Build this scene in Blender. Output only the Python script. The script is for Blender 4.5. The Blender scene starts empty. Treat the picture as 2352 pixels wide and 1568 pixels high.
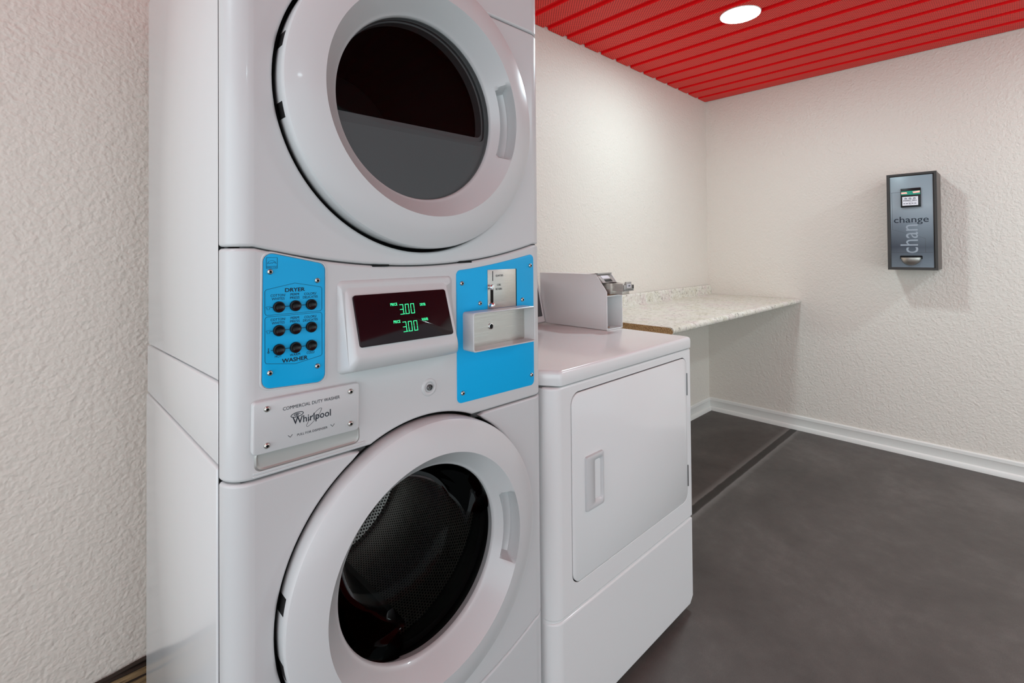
import bpy, bmesh, math, random
from math import sin, cos, pi, radians, sqrt, atan2
from mathutils import Vector, Matrix
from mathutils.geometry import delaunay_2d_cdt

SC = bpy.context.scene
COL = SC.collection

# ------------------------------------------------------------------ camera
CAM_H = 1.26
YAW, PITCH, ROLL = radians(46.22735), radians(0.7085), radians(-0.50165)
F_PX, CY = 1122.59, 565.48
cam = bpy.data.cameras.new('camera')
cam.sensor_fit = 'HORIZONTAL'
cam.sensor_width = 36.0
cam.lens = F_PX / 2352 * 36.0
cam.shift_y = -(784 - CY) / 2352
cam.clip_start = 0.02
cam_ob = bpy.data.objects.new('camera', cam)
COL.objects.link(cam_ob)
fw = Vector((cos(YAW), sin(YAW), 0)); rt = Vector((sin(YAW), -cos(YAW), 0)); up = Vector((0, 0, 1))
fw, up = cos(PITCH) * fw + sin(PITCH) * up, -sin(PITCH) * fw + cos(PITCH) * up
rt, up = cos(ROLL) * rt + sin(ROLL) * up, -sin(ROLL) * rt + cos(ROLL) * up
cam_ob.matrix_world = Matrix(((rt.x, up.x, -fw.x, 0), (rt.y, up.y, -fw.y, 0), (rt.z, up.z, -fw.z, CAM_H), (0, 0, 0, 1)))
SC.camera = cam_ob

# ------------------------------------------------------------------ world, exposure
SC.view_settings.view_transform = 'Standard'
SC.view_settings.look = 'None'
SC.view_settings.gamma = 1.0
SC.view_settings.use_curve_mapping = False
SC.view_settings.exposure = 0.05
WORLD_STRENGTH = 1.1
LAMP_STRENGTH = 188.0
w = bpy.data.worlds.new('room_beyond'); SC.world = w; w.use_nodes = True
bg = w.node_tree.nodes['Background']
bg.inputs[0].default_value = (0.83, 0.95, 1.0, 1)
_wt = w.node_tree                                     # the open side towards -X is the brighter one
_g = _wt.nodes.new('ShaderNodeTexCoord'); _s = _wt.nodes.new('ShaderNodeSeparateXYZ'); _m = _wt.nodes.new('ShaderNodeMapRange')
_wt.links.new(_g.outputs['Generated'], _s.inputs[0]); _wt.links.new(_s.outputs[0], _m.inputs[0])
for _k, _v in zip((1, 2, 3, 4), (-1.0, 0.3, 2.3 * WORLD_STRENGTH, 0.86 * WORLD_STRENGTH)): _m.inputs[_k].default_value = _v
_wt.links.new(_m.outputs[0], bg.inputs[1])
try:
    SC.cycles.use_denoising = True
    SC.cycles.max_bounces = 10; SC.cycles.diffuse_bounces = 5; SC.cycles.transparent_max_bounces = 12
    SC.cycles.sample_clamp_indirect = 6.0
except Exception:
    pass

# ------------------------------------------------------------------ node helpers / materials
def mat(name, base=(.8, .8, .8), rough=.5, metal=0.0, spec=.5, coat=0.0, emit=None, estr=0.0):
    m = bpy.data.materials.new(name); m.use_nodes = True
    b = m.node_tree.nodes['Principled BSDF']
    b.inputs['Base Color'].default_value = (*base, 1); b.inputs['Roughness'].default_value = rough
    b.inputs['Metallic'].default_value = metal; b.inputs['Specular IOR Level'].default_value = spec
    b.inputs['Coat Weight'].default_value = coat; b.inputs['Coat Roughness'].default_value = .05
    if emit:
        b.inputs['Emission Color'].default_value = (*emit, 1); b.inputs['Emission Strength'].default_value = estr
    return m

def nd(m, t, **kw):
    n = m.node_tree.nodes.new(t)
    for k, v in kw.items(): setattr(n, k, v)
    return n

def lk(m, a, b): m.node_tree.links.new(a, b)
def bsdf(m): return m.node_tree.nodes['Principled BSDF']

def noise(m, vec, scale, detail=4, rough=.5, dist=0.0, kind='FBM'):
    n = nd(m, 'ShaderNodeTexNoise'); n.noise_type = kind
    n.inputs['Scale'].default_value = scale; n.inputs['Detail'].default_value = detail
    n.inputs['Roughness'].default_value = rough; n.inputs['Distortion'].default_value = dist
    lk(m, vec, n.inputs['Vector']); return n

def ramp(m, fac, stops):
    r = nd(m, 'ShaderNodeValToRGB'); e = r.color_ramp.elements
    while len(e) < len(stops): e.new(.5)
    for i, (p, c) in enumerate(stops):
        e[i].position = p; e[i].color = (*c, 1) if len(c) == 3 else c
    lk(m, fac, r.inputs[0]); return r

def math_n(m, op, a, b=None):
    n = nd(m, 'ShaderNodeMath'); n.operation = op
    for i, v in enumerate((a, b)):
        if v is None: continue
        if isinstance(v, (int, float)): n.inputs[i].default_value = v
        else: lk(m, v, n.inputs[i])
    return n.outputs[0]

def mixc(m, fac, a, b, typ='MIX'):
    n = nd(m, 'ShaderNodeMix'); n.data_type = 'RGBA'; n.blend_type = typ
    for sock, v in ((n.inputs[0], fac), (n.inputs[6], a), (n.inputs[7], b)):
        if isinstance(v, (int, float)): sock.default_value = v
        elif isinstance(v, tuple): sock.default_value = (*v, 1)
        else: lk(m, v, sock)
    return n.outputs[2]

def bump(m, hgt, strength, dist=.01):
    b = nd(m, 'ShaderNodeBump'); b.inputs['Strength'].default_value = strength; b.inputs['Distance'].default_value = dist
    lk(m, hgt, b.inputs['Height']); lk(m, b.outputs[0], bsdf(m).inputs['Normal']); return b

def objco(m):
    return nd(m, 'ShaderNodeTexCoord').outputs['Object']

# wall : skip-trowel textured paint
M_WALL = mat('wall_paint', (.725, .665, .597), .5, spec=.35)
_c = objco(M_WALL)
_n1 = noise(M_WALL, _c, 11, 1.5, .5, 1.1, 'RIDGED_MULTIFRACTAL')
_n2 = noise(M_WALL, _c, 85, 1.2, .5, .2); _n4 = noise(M_WALL, _c, 36, 1, .5, .8)
_n3 = noise(M_WALL, _c, 6, 2, .5)
_r1 = ramp(M_WALL, _n1.outputs[0], [(.72, (0, 0, 0)), (1.0, (1, 1, 1))])
_r3 = ramp(M_WALL, _n3.outputs[0], [(.40, (.1, .1, .1)), (.60, (1, 1, 1))])
_h = math_n(M_WALL, 'MULTIPLY', math_n(M_WALL, 'MULTIPLY', _r1.outputs[0], _r3.outputs[0]), .9)
_h = math_n(M_WALL, 'ADD', _h, math_n(M_WALL, 'ADD', math_n(M_WALL, 'MULTIPLY', _n2.outputs[0], .6), math_n(M_WALL, 'MULTIPLY', _n4.outputs[0], .5)))
bump(M_WALL, _h, .8, .0062)
# floor : stained concrete
M_FLOOR = mat('stained_concrete', (.1, .09, .085), .55, spec=.35)
_c = objco(M_FLOOR)
_a = noise(M_FLOOR, _c, 1.6, 5, .6, .5); _b = noise(M_FLOOR, _c, 14, 6, .7); _d = noise(M_FLOOR, _c, 260, 2, .5)
_mx = math_n(M_FLOOR, 'ADD', math_n(M_FLOOR, 'MULTIPLY', _a.outputs[0], .6), math_n(M_FLOOR, 'ADD', math_n(M_FLOOR, 'MULTIPLY', _b.outputs[0], .25), math_n(M_FLOOR, 'MULTIPLY', _d.outputs[0], .15)))
_cr = ramp(M_FLOOR, _mx, [(.36, (.066, .057, .052)), (.52, (.098, .086, .078)), (.68, (.15, .134, .123))])
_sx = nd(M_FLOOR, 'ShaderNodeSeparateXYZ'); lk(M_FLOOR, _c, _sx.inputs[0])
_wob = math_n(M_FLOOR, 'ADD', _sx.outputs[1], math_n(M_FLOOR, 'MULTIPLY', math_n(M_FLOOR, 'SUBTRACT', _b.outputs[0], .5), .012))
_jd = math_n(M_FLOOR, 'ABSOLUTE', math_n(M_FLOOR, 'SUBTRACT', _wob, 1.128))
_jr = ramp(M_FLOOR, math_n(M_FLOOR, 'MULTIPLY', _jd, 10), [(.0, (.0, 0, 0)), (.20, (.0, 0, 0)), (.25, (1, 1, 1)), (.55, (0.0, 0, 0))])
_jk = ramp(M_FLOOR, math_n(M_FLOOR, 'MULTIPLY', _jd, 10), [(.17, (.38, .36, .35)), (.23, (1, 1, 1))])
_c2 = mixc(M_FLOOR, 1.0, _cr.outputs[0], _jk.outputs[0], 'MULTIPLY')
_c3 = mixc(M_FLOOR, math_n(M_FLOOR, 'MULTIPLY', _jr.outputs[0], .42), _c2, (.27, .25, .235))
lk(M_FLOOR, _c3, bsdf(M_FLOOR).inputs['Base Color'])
bump(M_FLOOR, _b.outputs[0], .08, .004)
# ceiling : red perforated pans
def perforated(name, base, hole):
    m = mat(name, base, .5, spec=.15)
    c = objco(m); mp = nd(m, 'ShaderNodeMapping'); mp.inputs['Rotation'].default_value = (0, 0, radians(45)); mp.inputs['Scale'].default_value = (87, 87, 87)
    lk(m, c, mp.inputs[0])
    s = nd(m, 'ShaderNodeSeparateXYZ'); lk(m, mp.outputs[0], s.inputs[0])
    fx = math_n(m, 'SUBTRACT', math_n(m, 'FRACT', s.outputs[0]), .5); fy = math_n(m, 'SUBTRACT', math_n(m, 'FRACT', s.outputs[1]), .5)
    d = math_n(m, 'SQRT', math_n(m, 'ADD', math_n(m, 'MULTIPLY', fx, fx), math_n(m, 'MULTIPLY', fy, fy)))
    r = ramp(m, d, [(.28, hole), (.34, base)])
    lk(m, r.outputs[0], bsdf(m).inputs['Base Color']); return m
M_RED = perforated('red_perforated_metal', (.88, .058, .044), (.34, .012, .010))
M_REDG = mat('red_painted_metal', (.85, .010, .014), .5, spec=.12)
M_ENAMEL = mat('white_enamel', (.70, .71, .715), .22, spec=.5, coat=.4)
M_ENAMEL_D = mat('lightened_dryer_enamel', (.775, .78, .775), .2, spec=.5, coat=.25)  # whiter dryer enamel, lightened to offset weak light on lid and coin case
M_PLASTIC = mat('white_plastic', (.60, .608, .61), .3, spec=.5, coat=.15)
M_TRIM = mat('white_trim_paint', (.78, .76, .72), .4)
M_BLACK = mat('black_rubber', (.006, .006, .006), .5, spec=.3)
M_GAP = mat('shadow_gap_black', (.012, .012, .012), .8, spec=.1)
M_BTN = mat('black_button_plastic', (.006, .006, .007), .3, spec=.3)
M_SCREEN = mat('smoked_display_plastic', (.012, .004, .006), .1, spec=.22)
M_BLUE = mat('blue_vinyl_plate', (.002, .43, .83), .42, spec=.3)
M_INK = mat('dark_ink', (.012, .018, .03), .5, spec=.2)
M_INKL = mat('navy_line_ink', (.01, .09, .16), .5, spec=.2)
M_STEEL = mat('brushed_steel', (.58, .55, .51), .34, metal=1.0)
M_CHROME = mat('chrome', (.75, .75, .75), .12, metal=1.0)
M_DSTEEL = mat('dark_steel', (.2, .2, .2), .35, metal=1.0)
M_DGREY = mat('dark_grey_plastic', (.075, .075, .077), .5, spec=.4)
M_INNER = mat('charcoal_inner_door', (.21, .21, .212), .5, spec=.4)
M_GREEN = mat('green_led', (.0, .1, .03), .5, emit=(.05, .9, .36), estr=1.1)
M_LGREY = mat('grey_cast_metal', (.42, .41, .39), .45, metal=.6)
M_HOUS = mat('brown_black_steel', (.12, .098, .088), .5, spec=.4)
M_FRAME = mat('black_frame', (.035, .031, .028), .4, spec=.4)
M_PLAC = mat('placard_white', (.75, .74, .78), .5)
LAMP_COL = (.73, .945, 1.0)

def brushed(m, sc=(4, 4, 400)):
    c = objco(m); mp = nd(m, 'ShaderNodeMapping'); mp.inputs['Scale'].default_value = sc; lk(m, c, mp.inputs[0])
    n = noise(m, mp.outputs[0], 3, 4, .6)
    r = ramp(m, n.outputs[0], [(.3, (.24, .24, .24)), (.7, (.46, .46, .46))]); lk(m, r.outputs[0], bsdf(m).inputs['Roughness'])
brushed(M_STEEL)

def granite():
    m = mat('speckled_laminate', (.7, .68, .6), .3, spec=.4)
    c = objco(m)
    v = nd(m, 'ShaderNodeTexVoronoi'); v.inputs['Scale'].default_value = 170; lk(m, c, v.inputs['Vector'])
    a = noise(m, c, 55, 5, .65, .4); b = noise(m, c, 9, 3, .5); d = noise(m, c, 220, 3, .6)
    base = ramp(m, b.outputs[0], [(.35, (.62, .585, .47)), (.5, (.70, .68, .59)), (.66, (.66, .58, .53))])
    f = math_n(m, 'MULTIPLY', a.outputs[0], math_n(m, 'ADD', d.outputs[0], .5))
    k1 = ramp(m, f, [(.52, (0, 0, 0)), (.66, (1, 1, 1))])
    c1 = mixc(m, math_n(m, 'MULTIPLY', k1.outputs[0], .75), base.outputs[0], (.82, .81, .77))
    k2 = ramp(m, f, [(.33, (1, 1, 1)), (.43, (0, 0, 0))])
    c2 = mixc(m, math_n(m, 'MULTIPLY', k2.outputs[0], .85), c1, (.17, .15, .125))
    lk(m, c2, bsdf(m).inputs['Base Color']); return m
M_LAM = granite()

def chipboard():
    m = mat('particle_board', (.42, .27, .13), .8, spec=.2)
    n = noise(m, objco(m), 260, 3, .6)
    r = ramp(m, n.outputs[0], [(.35, (.2, .11, .045)), (.5, (.44, .27, .12)), (.68, (.6, .42, .22))]); lk(m, r.outputs[0], bsdf(m).inputs['Base Color']); return m
M_CHIP = chipboard()

def wood():
    m = mat('weathered_wood', (.3, .2, .1), .7, spec=.2)
    mp = nd(m, 'ShaderNodeMapping'); mp.inputs['Scale'].default_value = (3, 60, 60); lk(m, objco(m), mp.inputs[0])
    n = noise(m, mp.outputs[0], 2.2, 5, .65)
    r = ramp(m, n.outputs[0], [(.36, (.05, .032, .02)), (.5, (.26, .17, .085)), (.7, (.42, .29, .16))]); lk(m, r.outputs[0], bsdf(m).inputs['Base Color']); return m
M_WOOD = wood()
M_WOODD = mat('dark_wood_edge', (.035, .024, .018), .7, spec=.2)

def perf_steel():
    m = mat('perforated_drum_steel', (.5, .48, .45), .3, metal=1.0)
    uv = nd(m, 'ShaderNodeUVMap'); s = nd(m, 'ShaderNodeSeparateXYZ'); lk(m, uv.outputs[0], s.inputs[0])
    row = math_n(m, 'FLOOR', s.outputs[1]); off = math_n(m, 'MULTIPLY', math_n(m, 'MODULO', row, 2.0), .5)
    fx = math_n(m, 'SUBTRACT', math_n(m, 'FRACT', math_n(m, 'ADD', s.outputs[0], off)), .5); fy = math_n(m, 'SUBTRACT', math_n(m, 'FRACT', s.outputs[1]), .5)
    d = math_n(m, 'SQRT', math_n(m, 'ADD', math_n(m, 'MULTIPLY', fx, fx), math_n(m, 'MULTIPLY', fy, fy)))
    r = ramp(m, d, [(.26, (.004, .004, .004)), (.34, (.5, .48, .45))]); lk(m, r.outputs[0], bsdf(m).inputs['Base Color'])
    bump(m, r.outputs[0], .5, .002); return m
M_DRUM = perf_steel()

def glass(name, tint, refl=1.0, rough=.02):
    m = bpy.data.materials.new(name); m.use_nodes = True; nt = m.node_tree; nt.nodes.clear()
    o = nt.nodes.new('ShaderNodeOutputMaterial'); mx = nt.nodes.new('ShaderNodeMixShader')
    t = nt.nodes.new('ShaderNodeBsdfTransparent'); g = nt.nodes.new('ShaderNodeBsdfGlossy'); f = nt.nodes.new('ShaderNodeFresnel')
    t.inputs[0].default_value = (*tint, 1); g.inputs['Roughness'].default_value = rough; f.inputs[0].default_value = 1.42
    g.inputs[0].default_value = (refl, refl, refl, 1)
    nt.links.new(f.outputs[0], mx.inputs[0]); nt.links.new(t.outputs[0], mx.inputs[1]); nt.links.new(g.outputs[0], mx.inputs[2]); nt.links.new(mx.outputs[0], o.inputs[0])
    return m
M_GLASS = glass('tinted_door_glass', (.80, .80, .80), .22)
M_BOWL = glass('clear_bowl_glass', (.66, .66, .66), .10)

def grad_plate():
    m = mat('printed_steel_plate', (.3, .36, .4), .32, spec=.5)
    s = nd(m, 'ShaderNodeSeparateXYZ'); lk(m, objco(m), s.inputs[0])
    n = noise(m, objco(m), 6, 2, .5)
    t = math_n(m, 'ADD', s.outputs[2], math_n(m, 'MULTIPLY', math_n(m, 'SUBTRACT', n.outputs[0], .5), .05))
    r = ramp(m, math_n(m, 'MULTIPLY', t, 1.85), [(.02, (.20, .235, .27)), (.24, (.055, .066, .088)), (.5, (.17, .205, .24)), (.68, (.30, .35, .385)), (.97, (.25, .31, .345))])
    lk(m, r.outputs[0], bsdf(m).inputs['Base Color']); return m
M_PRINT = grad_plate()
M_PRINTL = mat('pale_print', (.30, .34, .385), .4)

# ------------------------------------------------------------------ mesh helpers
class MB:
    """collects vertices and faces in world coordinates"""
    def __init__(s): s.v = []; s.f = []; s.mi = []; s.uv = None
    def add(s, vs, fs, mi=0):
        n = len(s.v); s.v += [tuple(p) for p in vs]
        for f in fs: s.f.append([i + n for i in f]); s.mi.append(mi)
        return n
    def box(s, x0, x1, y0, y1, z0, z1, bev=0.0, seg=2, mi=0):
        bm = bmesh.new(); bmesh.ops.create_cube(bm, size=1)
        for v in bm.verts: v.co = Vector(((x0 + x1) / 2 + v.co.x * (x1 - x0), (y0 + y1) / 2 + v.co.y * (y1 - y0), (z0 + z1) / 2 + v.co.z * (z1 - z0)))
        if bev: bmesh.ops.bevel(bm, geom=bm.edges[:], offset=bev, segments=seg, affect='EDGES', profile=.5)
        s.frombm(bm, mi); return s
    def frombm(s, bm, mi=0):
        bm.verts.index_update(); s.add([v.co[:] for v in bm.verts], [[v.index for v in f.verts] for f in bm.faces], mi); bm.free()
    def prism(s, poly, axis, a, b, bev=0.0, seg=2, mi=0):
        """polygon in the two other axes, extruded along axis (0=X: poly is (y,z); 1=Y: (x,z); 2=Z: (x,y))"""
        def P(p, t): return {0: (t, p[0], p[1]), 1: (p[0], t, p[1]), 2: (p[0], p[1], t)}[axis]
        bm = bmesh.new(); n = len(poly)
        A = [bm.verts.new(P(p, a)) for p in poly]; B = [bm.verts.new(P(p, b)) for p in poly]
        bm.faces.new(A); bm.faces.new(B[::-1])
        for i in range(n): bm.faces.new((A[i], B[i], B[(i + 1) % n], A[(i + 1) % n]))
        bmesh.ops.recalc_face_normals(bm, faces=bm.faces[:])
        if bev: bmesh.ops.bevel(bm, geom=bm.edges[:], offset=bev, segments=seg, affect='EDGES', profile=.5)
        s.frombm(bm, mi); return s
    def rings(s, rings, closed=True, cap0=False, cap1=False, mi=0):
        n = len(rings[0]); fs = []
        vs = [p for r in rings for p in r]
        for k in range(len(rings) - 1):
            for i in range(n if closed else n - 1):
                j = (i + 1) % n; fs.append((k * n + i, k * n + j, (k + 1) * n + j, (k + 1) * n + i))
        if cap0: fs.append(list(range(n))[::-1])
        if cap1: fs.append([(len(rings) - 1) * n + i for i in range(n)])
        s.add(vs, fs, mi); return s
    def lathe(s, prof, o, ax='Y', n=96, cap0=False, cap1=False, mi=0, fn=None):
        """prof: (radius, distance along axis)"""
        R = []
        for k, (r, t) in enumerate(prof):
            ring = []
            for i in range(n):
                a = 2 * pi * i / n; rr, tt = (r, t) if fn is None else fn(k, a, r, t)
                if ax == 'Y': ring.append((o[0] + rr * cos(a), o[1] + tt, o[2] + rr * sin(a)))
                elif ax == 'Z': ring.append((o[0] + rr * cos(a), o[1] + rr * sin(a), o[2] + tt))
                else: ring.append((o[0] + tt, o[1] + rr * cos(a), o[2] + rr * sin(a)))
            R.append(ring)
        return s.rings(R, True, cap0, cap1, mi)
    def tube(s, pts, r, n=8, mi=0, closed=False):
        pts = [Vector(p) for p in pts]; R = []
        for i, p in enumerate(pts):
            a = pts[max(i - 1, 0)]; b = pts[min(i + 1, len(pts) - 1)]; d = (b - a).normalized()
            u = d.cross(Vector((0, 0, 1)));
            if u.length < 1e-3: u = d.cross(Vector((0, 1, 0)))
            u.normalize(); v = d.cross(u)
            R.append([p + u * r * cos(2 * pi * k / n) + v * r * sin(2 * pi * k / n) for k in range(n)])
        return s.rings(R, True, True, True, mi)
    def ribbon(s, fr, pts, wd, lift=.0004, mi=0, closed=False, th=.0003):
        """thin printed line of width wd along 2D points in a frame (O,ux,uy,n)"""
        O, ux, uy, n = fr; P = [Vector(p) for p in pts]
        N = len(P); L = []; Rr = []
        for i in range(N):
            if closed: a, b = P[i - 1], P[(i + 1) % N]
            else: a, b = P[max(i - 1, 0)], P[min(i + 1, N - 1)]
            d = b - a; d.normalize(); q = Vector((-d.y, d.x)) * wd / 2
            L.append(P[i] + q); Rr.append(P[i] - q)
        def W(p, l): return O + ux * p.x + uy * p.y + n * l
        R = [[W(L[i], lift), W(Rr[i], lift), W(Rr[i], lift - th), W(L[i], lift - th)] for i in range(N)]
        if closed: R.append(R[0])
        return s.rings(R, True, not closed, not closed, mi)
    def poly(s, fr, pts, th=.0015, mi=0, bev=0.0):
        """flat plate from 2D outline in a frame: front at +th along n"""
        O, ux, uy, n = fr; N = len(pts)
        def W(p, l): return O + ux * p[0] + uy * p[1] + n * l
        c = (sum(p[0] for p in pts) / N, sum(p[1] for p in pts) / N)
        def ins(p, d):
            v = Vector((p[0] - c[0], p[1] - c[1])); l = v.length; return (c[0] + v.x * (l - d) / l, c[1] + v.y * (l - d) / l)
        R = [[W(p, 0) for p in pts], [W(p, th - bev) for p in pts]]
        if bev: R.append([W(ins(p, bev * .3), th - bev * .3) for p in pts]); R.append([W(ins(p, bev), th) for p in pts])
        return s.rings(R, True, True, True, mi)

ROOT = Vector((0, 0, 0))
def build(name, mb, m, parent=None, smooth=35, uv=None):
    me = bpy.data.meshes.new(name)
    off = ROOT if parent is not None else Vector((0, 0, 0))
    me.from_pydata([(Vector(p) - off)[:] for p in mb.v], [], mb.f)
    mats = m if isinstance(m, (list, tuple)) else [m]
    for x in mats: me.materials.append(x)
    for p, i in zip(me.polygons, mb.mi): p.material_index = i
    bm = bmesh.new(); bm.from_mesh(me); bmesh.ops.recalc_face_normals(bm, faces=bm.faces[:]); bm.to_mesh(me); bm.free()
    if smooth:
        for p in me.polygons: p.use_smooth = True
        me.set_sharp_from_angle(angle=radians(smooth))
    if uv:
        l = me.uv_layers.new(name='UVMap')
        for lp in me.loops: l.data[lp.index].uv = uv(me.vertices[lp.vertex_index].co + off)
    me.update()
    o = bpy.data.objects.new(name, me); COL.objects.link(o)
    if parent is not None: o.parent = parent
    return o

def thing(name, label, cat, loc, group=None):
    global ROOT
    o = bpy.data.objects.new(name, None); COL.objects.link(o); o.location = loc; o.empty_display_size = .1
    o['label'] = label; o['category'] = cat
    if group: o['group'] = group
    ROOT = Vector(loc); return o

def tag(o, label, cat, group=None):
    o['label'] = label; o['category'] = cat
    if group: o['group'] = group
    return o

def struct(name, mb, m, smooth=35):
    o = build(name, mb, m, None, smooth); o['kind'] = 'structure'; return o

def copy_part(o, delta, parent=None):
    c = o.copy(); COL.objects.link(c); c.parent = parent or o.parent; c.location = o.location + Vector(delta); return c

def front(y, x=0.0, z=0.0):
    return (Vector((x, y, z)), Vector((1, 0, 0)), Vector((0, 0, 1)), Vector((0, -1, 0)))

def rrect(x0, x1, z0, z1, r, n=6):
    P = []
    for cx, cz, a0 in ((x1 - r, z1 - r, 0), (x0 + r, z1 - r, 90), (x0 + r, z0 + r, 180), (x1 - r, z0 + r, 270)):
        for k in range(n + 1):
            a = radians(a0 + 90 * k / n); P.append((cx + r * cos(a), cz + r * sin(a)))
    return P

def rpoly(pts, r, n=5):
    """round the corners of a convex polygon (counter-clockwise)"""
    out = []; N = len(pts)
    for i in range(N):
        p = Vector(pts[i]); a = Vector(pts[i - 1]); b = Vector(pts[(i + 1) % N])
        u = (a - p).normalized(); v = (b - p).normalized(); ang = u.angle(v)
        rr = r[i] if isinstance(r, (list, tuple)) else r
        if rr <= 0 or abs(ang - pi) < .02: out.append(tuple(p)); continue
        t = rr / math.tan(ang / 2); c = p + (u + v).normalized() * (rr / sin(ang / 2))
        s, e = p + u * t, p + v * t
        a0 = atan2(s.y - c.y, s.x - c.x); a1 = atan2(e.y - c.y, e.x - c.x); d = (a1 - a0 + pi) % (2 * pi) - pi
        for k in range(n + 1): out.append((c.x + rr * cos(a0 + d * k / n), c.y + rr * sin(a0 + d * k / n)))
    return out

def in_poly(p, P):
    c = False
    for i in range(len(P)):
        a, b = P[i - 1], P[i]
        if (a[1] > p[1]) != (b[1] > p[1]) and p[0] < (b[0] - a[0]) * (p[1] - a[1]) / (b[1] - a[1]) + a[0]: c = not c
    return c

def cdt(outer, hole=None):
    """triangles of a flat outline with an optional hole"""
    V = []; E = []
    for L in ([outer, hole] if hole else [outer]):
        n = len(V); m = len(L); V += [Vector(p) for p in L]; E += [(n + k, n + (k + 1) % m) for k in range(m)]
    r = delaunay_2d_cdt(V, E, [], 0, 1e-7); out = []
    for f in r[2]:
        c = (sum(r[0][i].x for i in f) / len(f), sum(r[0][i].y for i in f) / len(f))
        if in_poly(c, outer) and not (hole and in_poly(c, hole)): out.append(list(f))
    return r[0], out

_TXT = {}
def text_into(mb, s, fr, x0, x1, z0, z1, mi=0, bold=0.0, lift=.0004, th=.0003, keep=False, shear=0.0):
    """lettering filling the 2D rectangle in a frame"""
    key = (s, bold)
    if key not in _TXT:
        cu = bpy.data.curves.new('t', 'FONT'); cu.body = s; cu.size = 1.0; cu.offset = bold; cu.resolution_u = 3
        ob = bpy.data.objects.new('t', cu); COL.objects.link(ob)
        me = bpy.data.meshes.new_from_object(ob.evaluated_get(bpy.context.evaluated_depsgraph_get()))
        vs = [tuple(v.co) for v in me.vertices]; fs = [list(p.vertices) for p in me.polygons]
        bpy.data.objects.remove(ob); bpy.data.curves.remove(cu); bpy.data.meshes.remove(me)
        _TXT[key] = (vs, fs)
    vs, fs = _TXT[key]
    ax, bx = min(v[0] for v in vs), max(v[0] for v in vs); ay, by = min(v[1] for v in vs), max(v[1] for v in vs)
    sx = (x1 - x0) / (bx - ax); sy = (z1 - z0) / (by - ay); ox, oz = x0, z0
    if keep:
        k = min(sx, sy); ox = (x0 + x1) / 2 - k * (bx - ax) / 2; oz = (z0 + z1) / 2 - k * (by - ay) / 2; sx = sy = k
    O, ux, uy, n = fr
    V = [O + ux * (ox + (v[0] - ax) * sx + shear * (v[1] - ay) * sy) + uy * (oz + (v[1] - ay) * sy) + n * lift for v in vs]
    mb.add(V, fs, mi)

def sevenseg(mb, s, fr, x, z, wd, ht, pitch, st, shear=.06, lift=.0006):
    SEG = {'0': 'abcdef', '3': 'abgcd'}
    O, ux, uy, n = fr
    for ch in s:
        if ch == '.':
            mb.poly((O + n * lift, ux, uy, n), [(x - st * 2.2, z), (x - st * 1.0, z), (x - st * 1.0, z + st * 1.3), (x - st * 2.2, z + st * 1.3)], .0002); continue
        g = st * .25; h = ht / 2
        R = {'a': (g, ht - st, wd - g, ht), 'g': (g, h - st / 2, wd - g, h + st / 2), 'd': (g, 0, wd - g, st),
             'b': (wd - st, h + g, wd, ht - g), 'c': (wd - st, g, wd, h - g), 'f': (0, h + g, st, ht - g), 'e': (0, g, st, h - g)}
        for q in SEG[ch]:
            a, b, c, d = R[q]
            mb.poly((O + n * lift, ux, uy, n), [(x + px + shear * pz, z + pz) for px, pz in ((a, b), (c, b), (c, d), (a, d))], .0002)
        x += pitch

# ------------------------------------------------------------------ the room
XR, YB, ZC = 3.83, 1.74, 2.447
X0, Y0 = -2.6, -2.5
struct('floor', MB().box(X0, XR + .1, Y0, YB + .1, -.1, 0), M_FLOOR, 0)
struct('wall_back', MB().box(X0, XR + .1, YB, YB + .1, 0, 2.62), M_WALL, 0)
struct('wall_right', MB().box(XR, XR + .1, Y0, YB, 0, 2.62), M_WALL, 0)
mb = MB()                                            # ceiling of perforated pans with recessed grooves
pitch, gw, dep = .1592, .036, .014
n0 = int((2.07 - X0) / pitch) + 1
x = 2.086 - n0 * pitch
mb.box(X0, XR + .1, Y0, YB + .1, ZC + .05, ZC + .12, mi=1)
while x < XR:
    xa, xb = x + gw / 2, min(x + pitch - gw / 2, XR - .005)
    if xb > xa + .01:
        mb.add([(xa + .003, Y0, ZC), (xb - .003, Y0, ZC), (xb - .003, YB - .003, ZC), (xa + .003, YB - .003, ZC)], [(0, 1, 2, 3)], 0)
        mb.prism([(xa + .003, ZC + .0002), (xb - .003, ZC + .0002), (xb - .0005, ZC + .0025), (xb, ZC + .03), (xa, ZC + .03), (xa + .0005, ZC + .0025)], 1, Y0, YB - .003, mi=1)
    xg = min(x + gw / 2 + .004, XR - .005)
    mb.box(x - gw / 2 - .004, xg, Y0, YB - .002, ZC + dep, ZC + dep + .01, mi=1)
    x += pitch
struct('ceiling', mb, [M_RED, M_REDG])
BP = [(0, 0), (.024, 0), (.024, .012), (.020, .024), (.011, .030), (.010, .072), (.013, .078), (.012, .094), (.006, .099), (0, .099)]
struct('baseboard_right', MB().prism([(XR - a, b) for a, b in BP], 1, Y0, YB - .0005), M_TRIM, 30)
struct('baseboard_back', MB().prism([(YB - a, b) for a, b in BP], 0, 1.68, XR - .012), M_TRIM, 30)

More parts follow.
